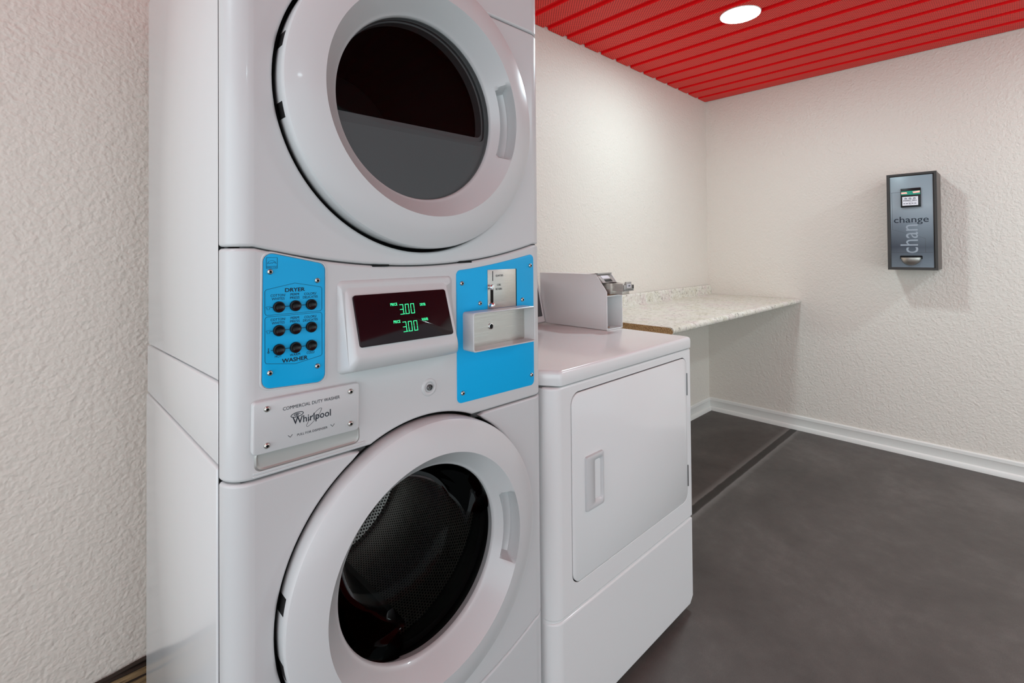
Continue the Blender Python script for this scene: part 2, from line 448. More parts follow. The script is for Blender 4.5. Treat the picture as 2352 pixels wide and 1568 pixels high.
# ------------------------------------------------------------------ ceiling downlights
def downlight(x, y, k, label):
    t = thing('recessed_downlight', label, 'ceiling light', (x, y, ZC), 'recessed ceiling lights')
    m = mat('lamp_diffuser', (.9, .9, .9), .5, emit=LAMP_COL, estr=LAMP_STRENGTH * k)
    build('lamp_diffuser', MB().lathe([(.0001, -.002), (.05, -.002), (.0915, -.002)], (x, y, ZC), 'Z', 48), m, t)
    build('trim_ring', MB().lathe([(.0915, -.002), (.092, -.0035), (.0945, -.0025), (.096, .0005), (.0001, .0005)], (x, y, ZC), 'Z', 48), M_TRIM, t)
    return t
downlight(2.53, .965, 1.0, 'round white recessed downlight in the red ceiling above the countertop')
downlight(3.05, -1.05, 1.5, 'round white recessed downlight in the ceiling out in front of the dryer')
downlight(-1.0, .85, .6, 'round white recessed downlight in the ceiling left of the stacked machine')
downlight(-.4, -1.8, .28, 'added fill lamp, unseen, in the ceiling farthest from the back wall')  # out of view, added as fill for the machine fronts and coin box

# ------------------------------------------------------------------ stacked washer and dryer
YF = .835
XA, XB, RC = .239, .871, .040                         # flat front from XA to XB, corner radius RC
def arch_hi(x): return 1.235 + .40 * (x - .54) ** 2   # dryer panel / control fascia seam
def arch_lo(x): return .302 + .60 * (x - .54) ** 2    # washer panel / toe panel seam
CW, CD = (.556, .645), (.556, 1.551)                  # door centres (x, z)
RG = .2895

def fascia(bot, top, hole=None, bite=None, roll=.005, depth=.03):
    """front panel with rounded vertical corners. bot/top: functions x->z. hole / bite: (cx,cz,R)"""
    mb = MB(); xs = [XA + (XB - XA) * i / 40 for i in range(41)]
    bite_lo = bite_hi = None
    def edge(fn):
        pts = [(x, fn(x)) for x in xs]
        if bite is None: return pts
        cx, cz, R = bite; out = []; done = False
        inside = [(px - cx) ** 2 + (pz - cz) ** 2 < R * R for px, pz in pts]
        if not any(inside): return pts
        zc = fn(cx); dx = sqrt(R * R - (zc - cz) ** 2)
        for it in range(4):
            zl, zr = fn(cx - dx), fn(cx + dx); dx = sqrt(R * R - (zl - cz) ** 2)
        a0 = atan2(fn(cx - dx) - cz, -dx); a1 = atan2(fn(cx + dx) - cz, dx)
        if fn is top: a1 += 2 * pi
        if fn is bot and a0 < 0: a0 += 2 * pi
        arc = [(cx + R * cos(a0 + (a1 - a0) * k / 120), cz + R * sin(a0 + (a1 - a0) * k / 120)) for k in range(121)]
        for (px, pz), i in zip(pts, inside):
            if abs(px - cx) < dx + .004:
                if not done: out += arc; done = True
            else: out.append((px, pz))
        return out
    B, T = edge(bot), edge(top)
    outer = B + T[::-1]; loops = [outer]
    if hole:
        loops.append([(hole[0] + hole[2] * cos(2 * pi * k / 120), hole[1] + hole[2] * sin(2 * pi * k / 120)) for k in range(120)])
    pv, faces = cdt(loops[0], loops[1] if hole else None)
    mb.add([(p.x, YF, p.y) for p in pv], faces)
    # rounded corner strips
    arcL = [(XA - RC * sin(radians(a)), YF + RC * (1 - cos(radians(a)))) for a in range(0, 91, 9)]
    arcR = [(XB + RC * sin(radians(a)), YF + RC * (1 - cos(radians(a)))) for a in range(0, 91, 9)]
    for arc, xe in ((arcL, XA), (arcR, XB)):
        zb, zt = bot(xe), top(xe)
        zs = [zb, zt]
        mb.rings([[(a, b, z) for z in zs] for a, b in arc] + [[(arc[-1][0] + (.003 if xe == XA else -.003), arc[-1][1] + .002, z) for z in zs]], closed=False)
    # rolled top and bottom edges
    def path(E, fn):
        L = [((a, b, fn(XA)), (-sin(radians(9 * i)), -cos(radians(9 * i)))) for i, (a, b) in enumerate(arcL)][::-1]
        M_ = [((px, YF, pz), (0, -1)) for px, pz in E[1:-1]]
        R_ = [((a, b, fn(XB)), (sin(radians(9 * i)), -cos(radians(9 * i)))) for i, (a, b) in enumerate(arcR)]
        return L + M_ + R_
    for E, fn, sg in ((B, bot, -1), (T, top, 1)):
        P = path(E, fn); n = len(P); R = [[] for _ in range(7)]
        for i, (p, nn) in enumerate(P):
            a = Vector(P[max(i - 1, 0)][0]); b = Vector(P[min(i + 1, n - 1)][0]); tg = (b - a).normalized()
            nv = Vector((nn[0], nn[1], 0)); td = tg.cross(nv).normalized()
            if sg > 0: td = -td
            p = Vector(p)
            for k in range(6):
                an = radians(18 * k); R[k].append(p + td * roll * sin(an) - nv * roll * (1 - cos(an)))
            R[6].append(R[5][-1] - nv * depth)
        mb.rings(R, closed=False)
    if hole:
        prof = [(hole[2], 0)] + [(hole[2] - roll * sin(radians(18 * k)), roll * (1 - cos(radians(18 * k)))) for k in range(1, 6)] + [(hole[2] - roll, depth)]
        mb.lathe(prof, (hole[0], YF, hole[1]), 'Y', 120)
    return mb

stack = thing('stacked_washer_dryer', 'tall white front-loading washer with a matching dryer stacked on top and blue coin panels', 'washing machine', (.555, 1.2, 0))
S = stack
# cabinet shells
def shell(x_l, x_r, top_f, top_r, bot_f, bot_r, cap=False):
    mb = MB()
    poly = [(.8797, bot_f), (1.605, bot_r), (1.605, top_r), (.8797, top_f)]
    mb.prism(poly, 0, x_l, x_l + .014, bev=.004, seg=3); mb.prism(poly, 0, x_r - .014, x_r, bev=.004, seg=3)
    mb.box(x_l + .01, x_r - .01, 1.585, 1.604, max(bot_f, bot_r), min(top_f, top_r))
    if cap: mb.box(x_l + .002, x_r - .002, .88, 1.604, top_r - .012, top_r - .001)
    return mb
build('washer_cabinet', shell(.1962, .9125, .925, .897, .03, .03), M_ENAMEL, S)
build('middle_cabinet', shell(.1985, .9105, 1.0575, 1.0235, .928, .900), M_ENAMEL, S)
build('dryer_cabinet', shell(.2005, .9090, 1.935, 1.935, 1.0595, 1.0255, True), M_ENAMEL, S)
_ft = build('base_foot', MB().lathe([(.02, 0), (.024, .006), (.012, .012), (.012, .032)], (.25, .93, 0), 'Z', 20, True, True), M_GAP, S)
for d in ((.6, 0, 0), (0, .62, 0), (.6, .62, 0)): copy_part(_ft, d)

build('side_seam', MB().box(.1990, .2065, .8752, .8792, .06, 1.92), M_GAP, S)
build('toe_panel', fascia(lambda x: .05, lambda x: arch_lo(x) - .0065), M_PLASTIC, S)
build('washer_front_panel', fascia(lambda x: arch_lo(x) + .0055, lambda x: .8995, bite=(CW[0], CW[1], RG + .004)), M_PLASTIC, S)
build('control_fascia', fascia(lambda x: .9125, lambda x: arch_hi(x) - .0062, bite=(CW[0], CW[1], RG + .004)), M_PLASTIC, S)
build('dryer_front_panel', fascia(lambda x: arch_hi(x) + .0062, lambda x: 1.7965, bite=(CD[0], CD[1], RG + .005)), M_PLASTIC, S)
build('top_panel', fascia(lambda x: 1.8088, lambda x: 1.925, bite=(CD[0], CD[1], RG + .005)), M_PLASTIC, S)
# dark cavity behind the panels
for c in (CW, CD):
    build('door_recess', MB().lathe([(.2865, .004), (.287, .052), (.187, .056)], (c[0], YF, c[1]), 'Y', 96), M_GAP, S)
for za, zb in ((.894, .918), (1.79, 1.813)):
    for xa, xb in ((.222, .43), (.68, .89)): build('seam_backing', MB().box(xa, xb, .846, .852, za, zb), M_DGREY, S)
for fn_ in (arch_hi, arch_lo):
    mb = MB(); mb.rings([[(x, .846, fn_(x) - .012), (x, .846, fn_(x) + .012), (x, .852, fn_(x) + .012), (x, .852, fn_(x) - .012)] for x in [.222 + .0668 * i for i in range(11)]], True, True, True)
    build('seam_backing', mb, M_DGREY, S)
for xx in (.458, .66):
    build('seam_clip', MB().box(xx - .017, xx + .017, YF - .0005, YF + .008, arch_hi(xx) - .0022, arch_hi(xx) + .0012), M_GAP, S)

# doors ------------------------------------------------------------
def door_ring(c, hz, span):
    NR = 14
    prof = [(.262, .866), (.2790, .862), (.2822, .856), (.2826, .836), (.2826, .818), (.2822, .8125), (.2805, .8085), (.2770, .8065)]
    prof += [(.2770 + (.2195 - .2770) * t, .8065 + (.7915 - .8065) * t - .0022 * sin(pi * t)) for t in (.2, .4, .6, .8, 1.0)]
    i0 = len(prof) - 1
    for k in range(1, NR + 1):
        t = k / NR; prof.append((.2195 + (.1875 - .2195) * t, .7915 + (.8335 - .7915) * t))
    i1 = len(prof) - 1
    prof += [(.1845, .8365), (.1830, .8380), (.1815, .8440), (.1815, .856)]
    def fn(k, a, r, t):
        if i0 < k < i1:
            z = ((a + pi) % (2 * pi) - pi) * .2 - hz
            u = (k - i0) / (i1 - i0)
            e = (span - abs(z)) / .012
            wz = max(0, min(1, e)); wz = wz * wz * (3 - 2 * wz)
            wu = max(0, min(1, (u - .04) / .07)) * max(0, min(1, (.70 - u) / .22))
            d = wz * wu
            return r + .011 * d, t + .032 * d
        return r, t
    mb = MB(); mb.lathe(prof, (c[0], 0, c[1]), 'Y', 240, fn=fn); return mb

def hinge_slots(c, angs, parent):
    for a in angs:
        mb = MB(); a0, a1 = radians(a - 2.6), radians(a + 2.6); R = []
        for k in range(7):
            t = a0 + (a1 - a0) * k / 6
            R.append([(c[0] + r * cos(t), y, c[1] + r * sin(t)) for r, y in ((.268, .858), (.2832, .858), (.2832, .8235), (.2832, .8215), (.268, .8215))])
        mb.rings(R, True, True, True); build('hinge_slot', mb, M_BLACK, parent)

wd = build('washer_door', door_ring(CW, .001, .076), M_PLASTIC, S)
hinge_slots(CW, (169.5, 190.5), wd)
mb = MB(); mb.lathe([(.1815, .845), (.179, .849), (.172, .87), (.158, .91), (.145, .948), (.132, .962), (.11, .968), (.0005, .972)], (CW[0], 0, CW[1]), 'Y', 96)
build('glass_bowl', mb, M_BOWL, wd)
mb = MB(); mb.lathe([(.188, .852), (.186, .862), (.205, .90), (.215, .94), (.232, .955), (.25, .985)], (CW[0], 0, CW[1]), 'Y', 96)
build('door_gasket', mb, M_BLACK, S)
DR = .248
def drum_uv(p):
    a = atan2(p.z - CW[1], p.x - CW[0]); r = sqrt((p.x - CW[0]) ** 2 + (p.z - CW[1]) ** 2)
    if p.y > 1.36 and r < .235: return (p.x * 133, p.z * 133)
    return (a / (2 * pi) * 210, p.y * 133)
mb = MB(); mb.lathe([(DR, .985), (DR, 1.05), (DR, 1.15), (DR, 1.25), (DR, 1.34)], (CW[0], 0, CW[1]), 'Y', 144)
drum = build('washer_drum', mb, M_DRUM, S, uv=None)
me = drum.data; uvl = me.uv_layers.new(name='UVMap')
for poly_ in me.polygons:                              # seam-safe unwrap of the cylinder
    aa = [atan2(me.vertices[me.loops[i].vertex_index].co.z + ROOT.z - CW[1], me.vertices[me.loops[i].vertex_index].co.x + ROOT.x - CW[0]) % (2 * pi) for i in poly_.loop_indices]
    if max(aa) - min(aa) > pi: aa = [a + 2 * pi if a < pi else a for a in aa]
    for i, a in zip(poly_.loop_indices, aa):
        uvl.data[i].uv = (a / (2 * pi) * 210, me.vertices[me.loops[i].vertex_index].co.y * 133)
mb = MB(); mb.lathe([(DR, 1.34), (.244, 1.352), (.225, 1.362), (.2, 1.358), (.12, 1.35), (.09, 1.36), (.0005, 1.36)], (CW[0], 0, CW[1]), 'Y', 96)
bk = build('drum_back', mb, M_DRUM, drum, uv=lambda p: (p.x * 133, p.z * 133))
for k in range(3):
    a = radians(35 + 120 * k); ca, sa = cos(a), sin(a); R = []
    for y in (1.0, 1.01, 1.33, 1.338):
        hh = .05 if 1.005 < y < 1.335 else .02
        R.append([(CW[0] + (DR - d) * ca - o_ * sa, y, CW[1] + (DR - d) * sa + o_ * ca) for o_, d in ((-.035, -.002), (-.014, hh * .75), (-.006, hh), (.006, hh), (.014, hh * .75), (.035, -.002))])
    build('lifter', MB().rings(R, True, True, True), M_DSTEEL, drum)

dd = build('dryer_door', door_ring(CD, .002, .080), M_PLASTIC, S)
hinge_slots(CD, (167.8, 191.5), dd)
build('door_glass', MB().lathe([(.1815, .8445), (.17, .8435), (.1, .8425), (.0005, .842)], (CD[0], 0, CD[1]), 'Y', 96), M_GLASS, dd)
# inner door panel with a D-shaped opening
mb = MB(); N = 96
def d_shape(R, zb, rc, cz=CD[1], cx=CD[0] - .002):
    dz = zb - cz; hx = sqrt(R * R - dz * dz); a0 = atan2(dz, hx); pts = []
    raw = [(cx - hx, zb), (cx + hx, zb)]
    arc = [(cx + R * cos(a0 + (pi - 2 * a0) * k / 60), cz + R * sin(a0 + (pi - 2 * a0) * k / 60)) for k in range(61)]
    return rpoly(arc, [0.0] * 61) if rc == 0 else rpoly(arc, [rc] + [0] * 59 + [rc], 6)
outer = [(CD[0] + .187 * cos(2 * pi * k / N), CD[1] + .187 * sin(2 * pi * k / N)) for k in range(N)]
D0 = d_shape(.1830, 1.502, .016); D1 = d_shape(.1775, 1.524, .014)
pv, fs = cdt(outer, D0)
mb.add([(p.x, .853, p.y) for p in pv], fs)
if len(D0) == len(D1):
    mid = [((a[0] + b[0]) / 2, (a[1] + b[1]) / 2) for a, b in zip(D0, D1)]
    mb.rings([[(x, .853, z) for x, z in D0], [(x, .8555, z) for x, z in mid], [(x, .862, z) for x, z in mid], [(x, .864, z) for x, z in D1], [(x, .885, z) for x, z in D1]])
build('inner_panel', mb, M_INNER, dd)
build('drum_opening', MB().lathe([(.2, .884), (.2, 1.3), (.0005, 1.31)], (CD[0], 0, CD[1]), 'Y', 64), M_GAP, S)

# screws -----------------------------------------------------------
def make_screw(x, y, z, r, parent):
    mb = MB()
    mb.lathe([(r, 0), (r * .98, -r * .3), (r * .8, -r * .62), (r * .5, -r * .8), (r * .45, -r * .8)], (x, y, z), 'Y', 20)
    mb.lathe([(r * .45, -r * .8), (r * .42, -r * .3), (.00005, -r * .3)], (x, y, z), 'Y', 6, mi=1)
    return build('screw', mb, [M_STEEL, M_GAP], parent)

# left blue control plate ------------------------------------------
YP = .8328
fp = front(YF)
cp_out = rpoly([(.2490, 1.0475), (.3492, 1.0415), (.3502, 1.2425), (.2515, 1.2645)], .0135, 7)
cp = build('control_plate', MB().poly(fp, cp_out, .0022, bev=.0004), M_BLUE, S); cp['label'] = 'blue plate with nine black buttons'
mb = MB()
c0 = (.300, 1.153)
mb.rings([[(c0[0] + (x - c0[0]) * sx, y, c0[1] + (z - c0[1]) * sz) for x, z in cp_out] for sx, sz, y in ((1.012, 1.006, YF + .001), (1.022, 1.01, YF - .0022), (1.05, 1.024, YF - .0022), (1.075, 1.037, YF + .001))])
build('plate_surround', mb, M_PLASTIC, S)
fr = front(YP)
bt = None
mb = MB()
BX, BZ = (.2742, .3001, .3261), (1.1752, 1.1372, 1.1066)
b0 = MB().lathe([(.0089, .0005), (.0089, -.0042), (.0084, -.0050), (.0074, -.0052), (.0066, -.0046), (.0050, -.0030), (.0030, -.0023), (.00005, -.0021)], (BX[0], YP, BZ[0]), 'Y', 32)
bt = build('button', b0, M_BTN, cp)
for i, bx in enumerate(BX):
    for j, bz in enumerate(BZ):
        if i or j: copy_part(bt, (bx - BX[0], 0, bz - BZ[0]), cp)
sw = make_screw(.2612, YP, 1.2322, .0046, cp)
for x, z in ((.3368, 1.2150), (.2605, 1.0712), (.3365, 1.0698)): copy_part(sw, (x - .2612, 0, z - 1.2322), cp)
tx = MB()
text_into(tx, 'DRYER', fr, .2842, .3162, 1.1985, 1.2048, bold=.02)
build('lettering', tx, M_INK, cp, 0); tx = MB()
text_into(tx, 'WASHER', fr, .2790, .3205, 1.0838, 1.0905, bold=.02)
build('lettering', tx, M_INK, cp, 0)
for dz in (0, -.0388):
    tx = MB()
    for cx, a, b in ((.2735, 'COTTON/', 'WHITES'), (.2996, 'PERM', 'PRESS'), (.3252, 'COLORS/', 'DELICATES')):
        wa, wb = {'COTTON/': (.0115, .0098), 'PERM': (.0068, .0076), 'COLORS/': (.0102, .0123)}[a]
        zt = 1.1960 + dz - (.0005 if cx > .31 else 0)
        text_into(tx, a, fr, cx - wa, cx + wa, zt - .0040, zt); text_into(tx, b, fr, cx - wb, cx + wb, zt - .0095, zt - .0055)
    build('lettering', tx, M_INK, cp, 0)
tx = MB()
for cx, s_, wh, z1 in ((.2735, 'HOT', .0052, 1.0980), (.2996, 'WARM', .0082, 1.0968), (.3252, 'COLD', .0066, 1.0968)):
    text_into(tx, s_, fr, cx - wh, cx + wh, z1 - .0042, z1)
build('lettering', tx, M_INK, cp, 0); tx = MB()
text_into(tx, 'ENERGY STAR', fr, .2566, .2714, 1.2386, 1.2404)
build('lettering', tx, M_INK, cp, 0)
tx = MB()
for bz in BZ:
    tx.ribbon(fr, [(.2625, bz), (.3350, bz)], .0012)
tx.ribbon(fr, rpoly([(.2535, 1.163), (.3447, 1.163), (.3447, 1.2035), (.3000, 1.2125), (.2535, 1.2035)], [.004] * 3 + [.002, .004]), .0006, closed=True)
tx.ribbon(fr, rpoly([(.2535, 1.0868), (.3000, 1.0795), (.3447, 1.0868), (.3447, 1.1605), (.2535, 1.1605)], [.004, .002, .004, .004, .004]), .0006, closed=True)
for bz in BZ[:2]:                                      # shirt icons
    sh = [(-.0018, .002), (-.0008, .0015), (.0008, .0015), (.0018, .002), (.0036, .0006), (.0026, -.0006), (.0018, .0), (.0018, -.0032), (-.0018, -.0032), (-.0018, .0), (-.0026, -.0006), (-.0036, .0006)]
    tx.ribbon(fr, [(.2585 + a, bz + b) for a, b in sh], .0004, closed=True)
tx.ribbon(fr, [(.2585, BZ[2] + .004), (.2585, BZ[2] - .002)], .0012); tx.ribbon(fr, [(.2585 + .0012 * cos(a * pi / 6), BZ[2] - .0028 + .0012 * sin(a * pi / 6)) for a in range(12)], .0009, closed=True)
tx.ribbon(fr, rrect(.2558, .2722, 1.2375, 1.2552, .0004, 2), .0005, closed=True); tx.ribbon(fr, [(.2558, 1.2412), (.2722, 1.2412)], .0004)
tx.ribbon(fr, [(.264 + .0068 * cos(radians(a)), 1.2435 + .0068 * sin(radians(a))) for a in range(10, 171, 10)], .0004)
tx.ribbon(fr, [(.2585 + .0011 * k, 1.2455 + .0009 * sin(k * 1.9) + .00018 * k) for k in range(11)], .0005)
build('outline_graphic', tx, M_INKL, cp, 0)

# display housing ---------------------------------------------------
def tilt_y(z): return .825 - (1.185 - z) * (.0295 / .088)
def loop(x0, x1, z0, z1, rr, yfun): return [(x, yfun(z), z) for x, z in rrect(x0, x1, z0, z1, rr, 6)]
mb = MB()
mb.rings([loop(.3715, .6225, 1.0455, 1.2135, .010, lambda z: YF + .003), loop(.3735, .6205, 1.0475, 1.2115, .010, lambda z: YF - .002),
          loop(.3790, .6140, 1.0560, 1.2060, .010, lambda z: YF - .004 - max(0, (1.205 - z)) * .20),
          loop(.3835, .6075, 1.0690, 1.2010, .009, lambda z: min(YF - .004, tilt_y(z) + .006)),
          loop(.3865, .6045, 1.0770, 1.1970, .008, lambda z: tilt_y(z) + .0012), loop(.3895, .6015, 1.0830, 1.1930, .007, lambda z: tilt_y(z))], cap1=True)
dh = build('display_housing', mb, M_PLASTIC, S, 60)
tn = Vector((0, -.088, .0295)).normalized(); tu = Vector((0, .0295, .088)).normalized()
tf = (Vector((0, tilt_y(1.0967), 1.0967)), Vector((1, 0, 0)), tu, tn)
sc_h = sqrt(.088 ** 2 + .0295 ** 2)
ds = build('display_screen', MB().poly(tf, rrect(.3952, .5950, 0, sc_h, .005), .004, bev=.0012), M_SCREEN, dh, 60)
tf2 = (tf[0] + tn * .004, tf[1], tf[2], tf[3])
def up_(z): return (z - 1.0967) * sc_h / .088
tx = MB()
text_into(tx, 'PRICE', tf2, .4652, .4795, up_(1.1608), up_(1.1660), bold=.03)
text_into(tx, 'PRICE', tf2, .4656, .4798, up_(1.1295), up_(1.1347), bold=.03)
text_into(tx, 'DRYER', tf2, .5285, .5415, up_(1.1562), up_(1.1612), bold=.03)
text_into(tx, 'WASHER', tf2, .5263, .5411, up_(1.1282), up_(1.1335), bold=.03)
for zb in (1.1438, 1.1122):
    H_ = up_(zb + .0185) - up_(zb)
    sevenseg(tx, '3.00', tf2, .4822, up_(zb), .0082, H_, .01185, .0013)
build('led_digits', tx, M_GREEN, dh, 0)

# lock -------------------------------------------------------------
lkx, lkz = .5640, .9885
mb = MB(); mb.lathe([(.0180, 0), (.0172, -.0012), (.0150, -.0026), (.0125, -.0028), (.0105, -.0018), (.0092, .0)], (lkx, YF, lkz), 'Y', 32)
lo = build('key_lock', mb, M_PLASTIC, S)
mb = MB(); mb.lathe([(.0092, 0), (.0088, -.0005), (.0062, -.0006)], (lkx, YF, lkz), 'Y', 32, mi=1); mb.lathe([(.0062, -.0006), (.0062, -.0045), (.0054, -.0055), (.0040, -.0052), (.0036, -.003), (.00005, -.003)], (lkx, YF, lkz), 'Y', 24)
mb.box(lkx - .0028, lkx + .0028, YF - .0056, YF - .002, lkz - .0004, lkz + .0004, mi=0)
build('lock_cylinder', mb, [M_DSTEEL, M_PLASTIC], lo)

# right blue coin plate --------------------------------------------
top_e = [(.6345 + (.8700 - .6345) * k / 12) for k in range(13)]
cz = [1.2225 + (1.2565 - 1.2225) * ((x - .6345) / .2355) ** 1.35 for x in top_e]
pts = [(.6345, .9395), (.8690, .9360)] + [(x, z) for x, z in zip(top_e, cz)][::-1]
rr = [.011, .011, .011] + [0] * 11 + [.011]
cop = build('coin_plate', MB().poly(fp, rpoly(pts, rr, 6), .0022, bev=.0004), M_BLUE, S); cop['label'] = 'tall blue plate with coin slot and cash box'
sw = make_screw(.6472, YP, 1.1945, .0050, cop)
for x, z in ((.8580, 1.2275), (.6975, 1.1480), (.8300, 1.1465), (.6475, .9600), (.8595, .9615)): copy_part(sw, (x - .6472, 0, z - 1.1945), cop)
csp = build('coin_slot_plate', MB().box(.7200, .8078, YP - .0015, YP + .001, 1.1335, 1.2212, .0004), M_STEEL, cop)
build('plate_gap', MB().box(.8078, .8110, YP - .0006, YP + .001, 1.1335, 1.2212), M_GAP, cop)
fr = front(YP - .0015)
tx = MB()
tx.ribbon(fr, [(.7348, 1.1955), (.7350, 1.2180)], .0018)
text_into(tx, 'QUARTERS', fr, .7440, .7670, 1.2040, 1.2096)
text_into(tx, 'COIN', fr, .7478, .7592, 1.1835, 1.1882); text_into(tx, 'RETURN', fr, .7440, .7628, 1.1742, 1.1790)
build('lettering', tx, M_INK, cop, 0)
build('lever_slot', MB().poly(fr, rrect(.7278, .7362, 1.1420, 1.1790, .003), .0003), M_GAP, cop)
lv = MB(); lv.lathe([(.0032, .001), (.0036, -.003), (.0046, -.006), (.0062, -.008), (.0066, -.0102), (.005, -.0125), (.00005, -.0132)], (.7255, YP - .001, 1.1822), 'Y', 24)
build('coin_return_lever', lv, M_CHROME, cop); lv = MB()
lv.lathe([(.008, .001), (.0082, -.003), (.0066, -.008), (.003, -.010), (.00005, -.0105)], (.7300, YP - .001, 1.1405), 'Y', 24)
build('lever_stop', lv, M_CHROME, cop)
# cash box frame
XL, XQ, ZL, ZH, YO = .6498, .8382, 1.0500, 1.1330, .797
def fl(o_, y, rr): return [(x, y, z) for x, z in rrect(XL + o_, XQ - o_, ZL + o_, ZH - o_, rr, 4)]
cbx = build('cash_box', MB().rings([fl(0, YP, .006), fl(0, YO + .001, .006), fl(.0008, YO, .0055), fl(.0022, YO, .005), fl(.003, YO + .001, .004), fl(.003, YP - .0005, .004)]), M_PLASTIC, cop)
build('cash_box_door', MB().box(XL + .003, XQ - .003, YP - .0012, YP + .0005, ZL + .003, ZH - .003), M_STEEL, cop)
mb = MB(); mb.lathe([(.0068, .0005), (.0066, -.0022), (.0052, -.0026), (.0046, -.001)], (.7283, YP - .001, 1.0940), 'Y', 24); mb.lathe([(.0046, -.001), (.00005, -.0008)], (.7283, YP - .001, 1.0940), 'Y', 24, mi=1)
build('cash_box_lock', mb, [M_CHROME, M_GAP], cop)

# dispenser drawer ---------------------------------------------------
YD2 = .8245
drp = build('dispenser_drawer', MB().poly(front(YF, 0, 0), rpoly([(0.2325, 0.9485), (0.4083, 0.9465), (0.4098, 1.0294), (0.2335, 1.0304)], .006, 5), YF - YD2, bev=.0025), M_PLASTIC, S, 50)
mb = MB()
mb.rings([[(x, y, z) for x, z in rrect(.2405 + o_, .4110 - o_, .9215 + o_, .952, .010, 5)] for o_, y in ((-.003, YF + .0005), (0, YF - .0022), (.002, YF - .0010), (.0025, YF - .0006)) ], cap1=True)
build('finger_pull_recess', mb, M_LGREY, drp)
mb = MB()
for z, y in ((.9175, .0016), (.9125, .0012)):
    mb.box(.236, .423, YF - y, YF + .001, z - .0015, z + .0015, .0006)
build('step_ridge', mb, M_PLASTIC, S)
sw = make_screw(0.2536, YD2, 1.0173, .0048, drp)
for x, z in ((0.3915, 1.0171), (0.2533, 0.9603), (0.3912, 0.9608)): copy_part(sw, (x - 0.2536, 0, z - 1.0173), drp)
fr = front(YD2)
tx = MB()
text_into(tx, 'COMMERCIAL DUTY WASHER', fr, 0.2777, 0.3721, 1.0092, 1.0146)
text_into(tx, 'Whirlpool', fr, 0.2926, 0.3560, 0.9794, 0.9945, bold=.006)
text_into(tx, 'PULL FOR DISPENSER', fr, 0.2997, 0.3500, 0.9630, 0.9667)
for cx in (0.2888, 0.3589): tx.ribbon(fr, [(cx - .0034, 0.9677), (cx, 0.9638), (cx + .0034, 0.9677)], .0007)
tx.ribbon(fr, [(0.2999 + .0098 * cos(a * pi / 18), 0.9981 + .0036 * sin(a * pi / 18) + .0008 * cos(a * pi / 18)) for a in range(36)], .0010, closed=True)
tx.ribbon(fr, [(0.2999 + .0050 * cos(a * pi / 18), 0.9981 + .0019 * sin(a * pi / 18)) for a in range(30)], .0007)
tx.ribbon(fr, [(0.2999 + .0022 * cos(a * pi / 9), 0.9981 + .0008 * sin(a * pi / 9)) for a in range(18)], .0008, closed=True)
ang = radians(46)
tx.ribbon(fr, [(0.3275 + .0175 * cos(t) * cos(ang) - .0042 * sin(t) * sin(ang), 0.9873 + .0175 * cos(t) * sin(ang) + .0042 * sin(t) * cos(ang)) for t in [2 * pi * k / 48 for k in range(48)]], .00042, closed=True)
build('lettering', tx, M_INK, drp, 0)

# ------------------------------------------------------------------ free-standing coin dryer
DX0, DX1, DYF, DYB = .917, 1.653, .818, 1.55
dry = thing('coin_dryer', 'low white coin-operated dryer with a square door, beside the countertop', 'dryer', ((DX0 + DX1) / 2, 1.18, 0))
D = dry
def plan(x0, x1, y0, y1, rl, rr_, n=6):
    return rpoly([(x0, y1), (x0, y0), (x1, y0), (x1, y1)], [.004, rl, rr_, .004], n)
mb = MB()
pl = plan(DX0, DX1, DYF + .001, DYB, .036, .006)
mb.rings([[(x, y, .04) for x, y in pl], [(x, y, .914) for x, y in pl]], True, True, True)
# door opening is covered by the front panel; the cabinet body itself sits just behind it
cb = MB(); pl2 = plan(DX0, DX1, DYF + .006, DYB, .034, .004)
cb.rings([[(x, y, .045) for x, y in pl2], [(x, y, .912) for x, y in pl2]], True, True, True)
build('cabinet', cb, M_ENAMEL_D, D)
def panel(z0, z1, hole=None, chamfer=0.0):
    mb = MB(); x0, x1 = DX0 + .036, DX1 - .005; rz = .006
    outer = [(x0, z0), (x1 - chamfer, z0), (x1, z0 + chamfer), (x1, z1), (x0, z1)] if chamfer else [(x0, z0), (x1, z0), (x1, z1), (x0, z1)]
    pv, fs = cdt(outer, hole)
    mb.add([(p.x, DYF, p.y) for p in pv], fs)
    arc = [(DX0 + .036 - .036 * sin(radians(a)), DYF + .036 * (1 - cos(radians(a))), (-sin(radians(a)), -cos(radians(a)))) for a in range(90, -1, -10)]
    arc += [(x1 + .005 * sin(radians(a)), DYF + .005 * (1 - cos(radians(a))), (sin(radians(a)), -cos(radians(a)))) for a in range(0, 91, 30)]
    mb.rings([[(a, b, z) for z in (z0, z1)] for a, b, c in arc[:10]], closed=False)
    mb.rings([[(a, b, z) for z in (z0 + chamfer, z1)] for a, b, c in arc[10:]], closed=False)
    for z, sg in ((z0, -1), (z1, 1)):
        A = arc if not (chamfer and sg < 0) else arc[:10] + [(x1 - chamfer, DYF, (0, -1))]
        R = [[(a - c[0] * rz * (1 - cos(t)), b - c[1] * rz * (1 - cos(t)), z + sg * rz * sin(t)) for a, b, c in A] for t in [radians(18 * k) for k in range(6)]]
        R.append([(a - c[0] * .02, b - c[1] * .02, z + sg * rz) for a, b, c in A])
        mb.rings(R, closed=False)
    if hole:
        def insl(h, d):
            N = len(h); out = []
            for i in range(N):
                t = Vector(h[(i + 1) % N]) - Vector(h[i - 1]); t.normalize(); nn = Vector((-t.y, t.x)); out.append((h[i][0] + nn.x * d, h[i][1] + nn.y * d))
            return out
        mb.rings([[(x, DYF + y, z) for x, z in insl(hole, d)] for d, y in ((0, 0), (.0006, .0003), (.0012, .001), (.0014, .005))])
    return mb
door_out = rrect(.9930, 1.6185, .3960, .8880, .030, 8)
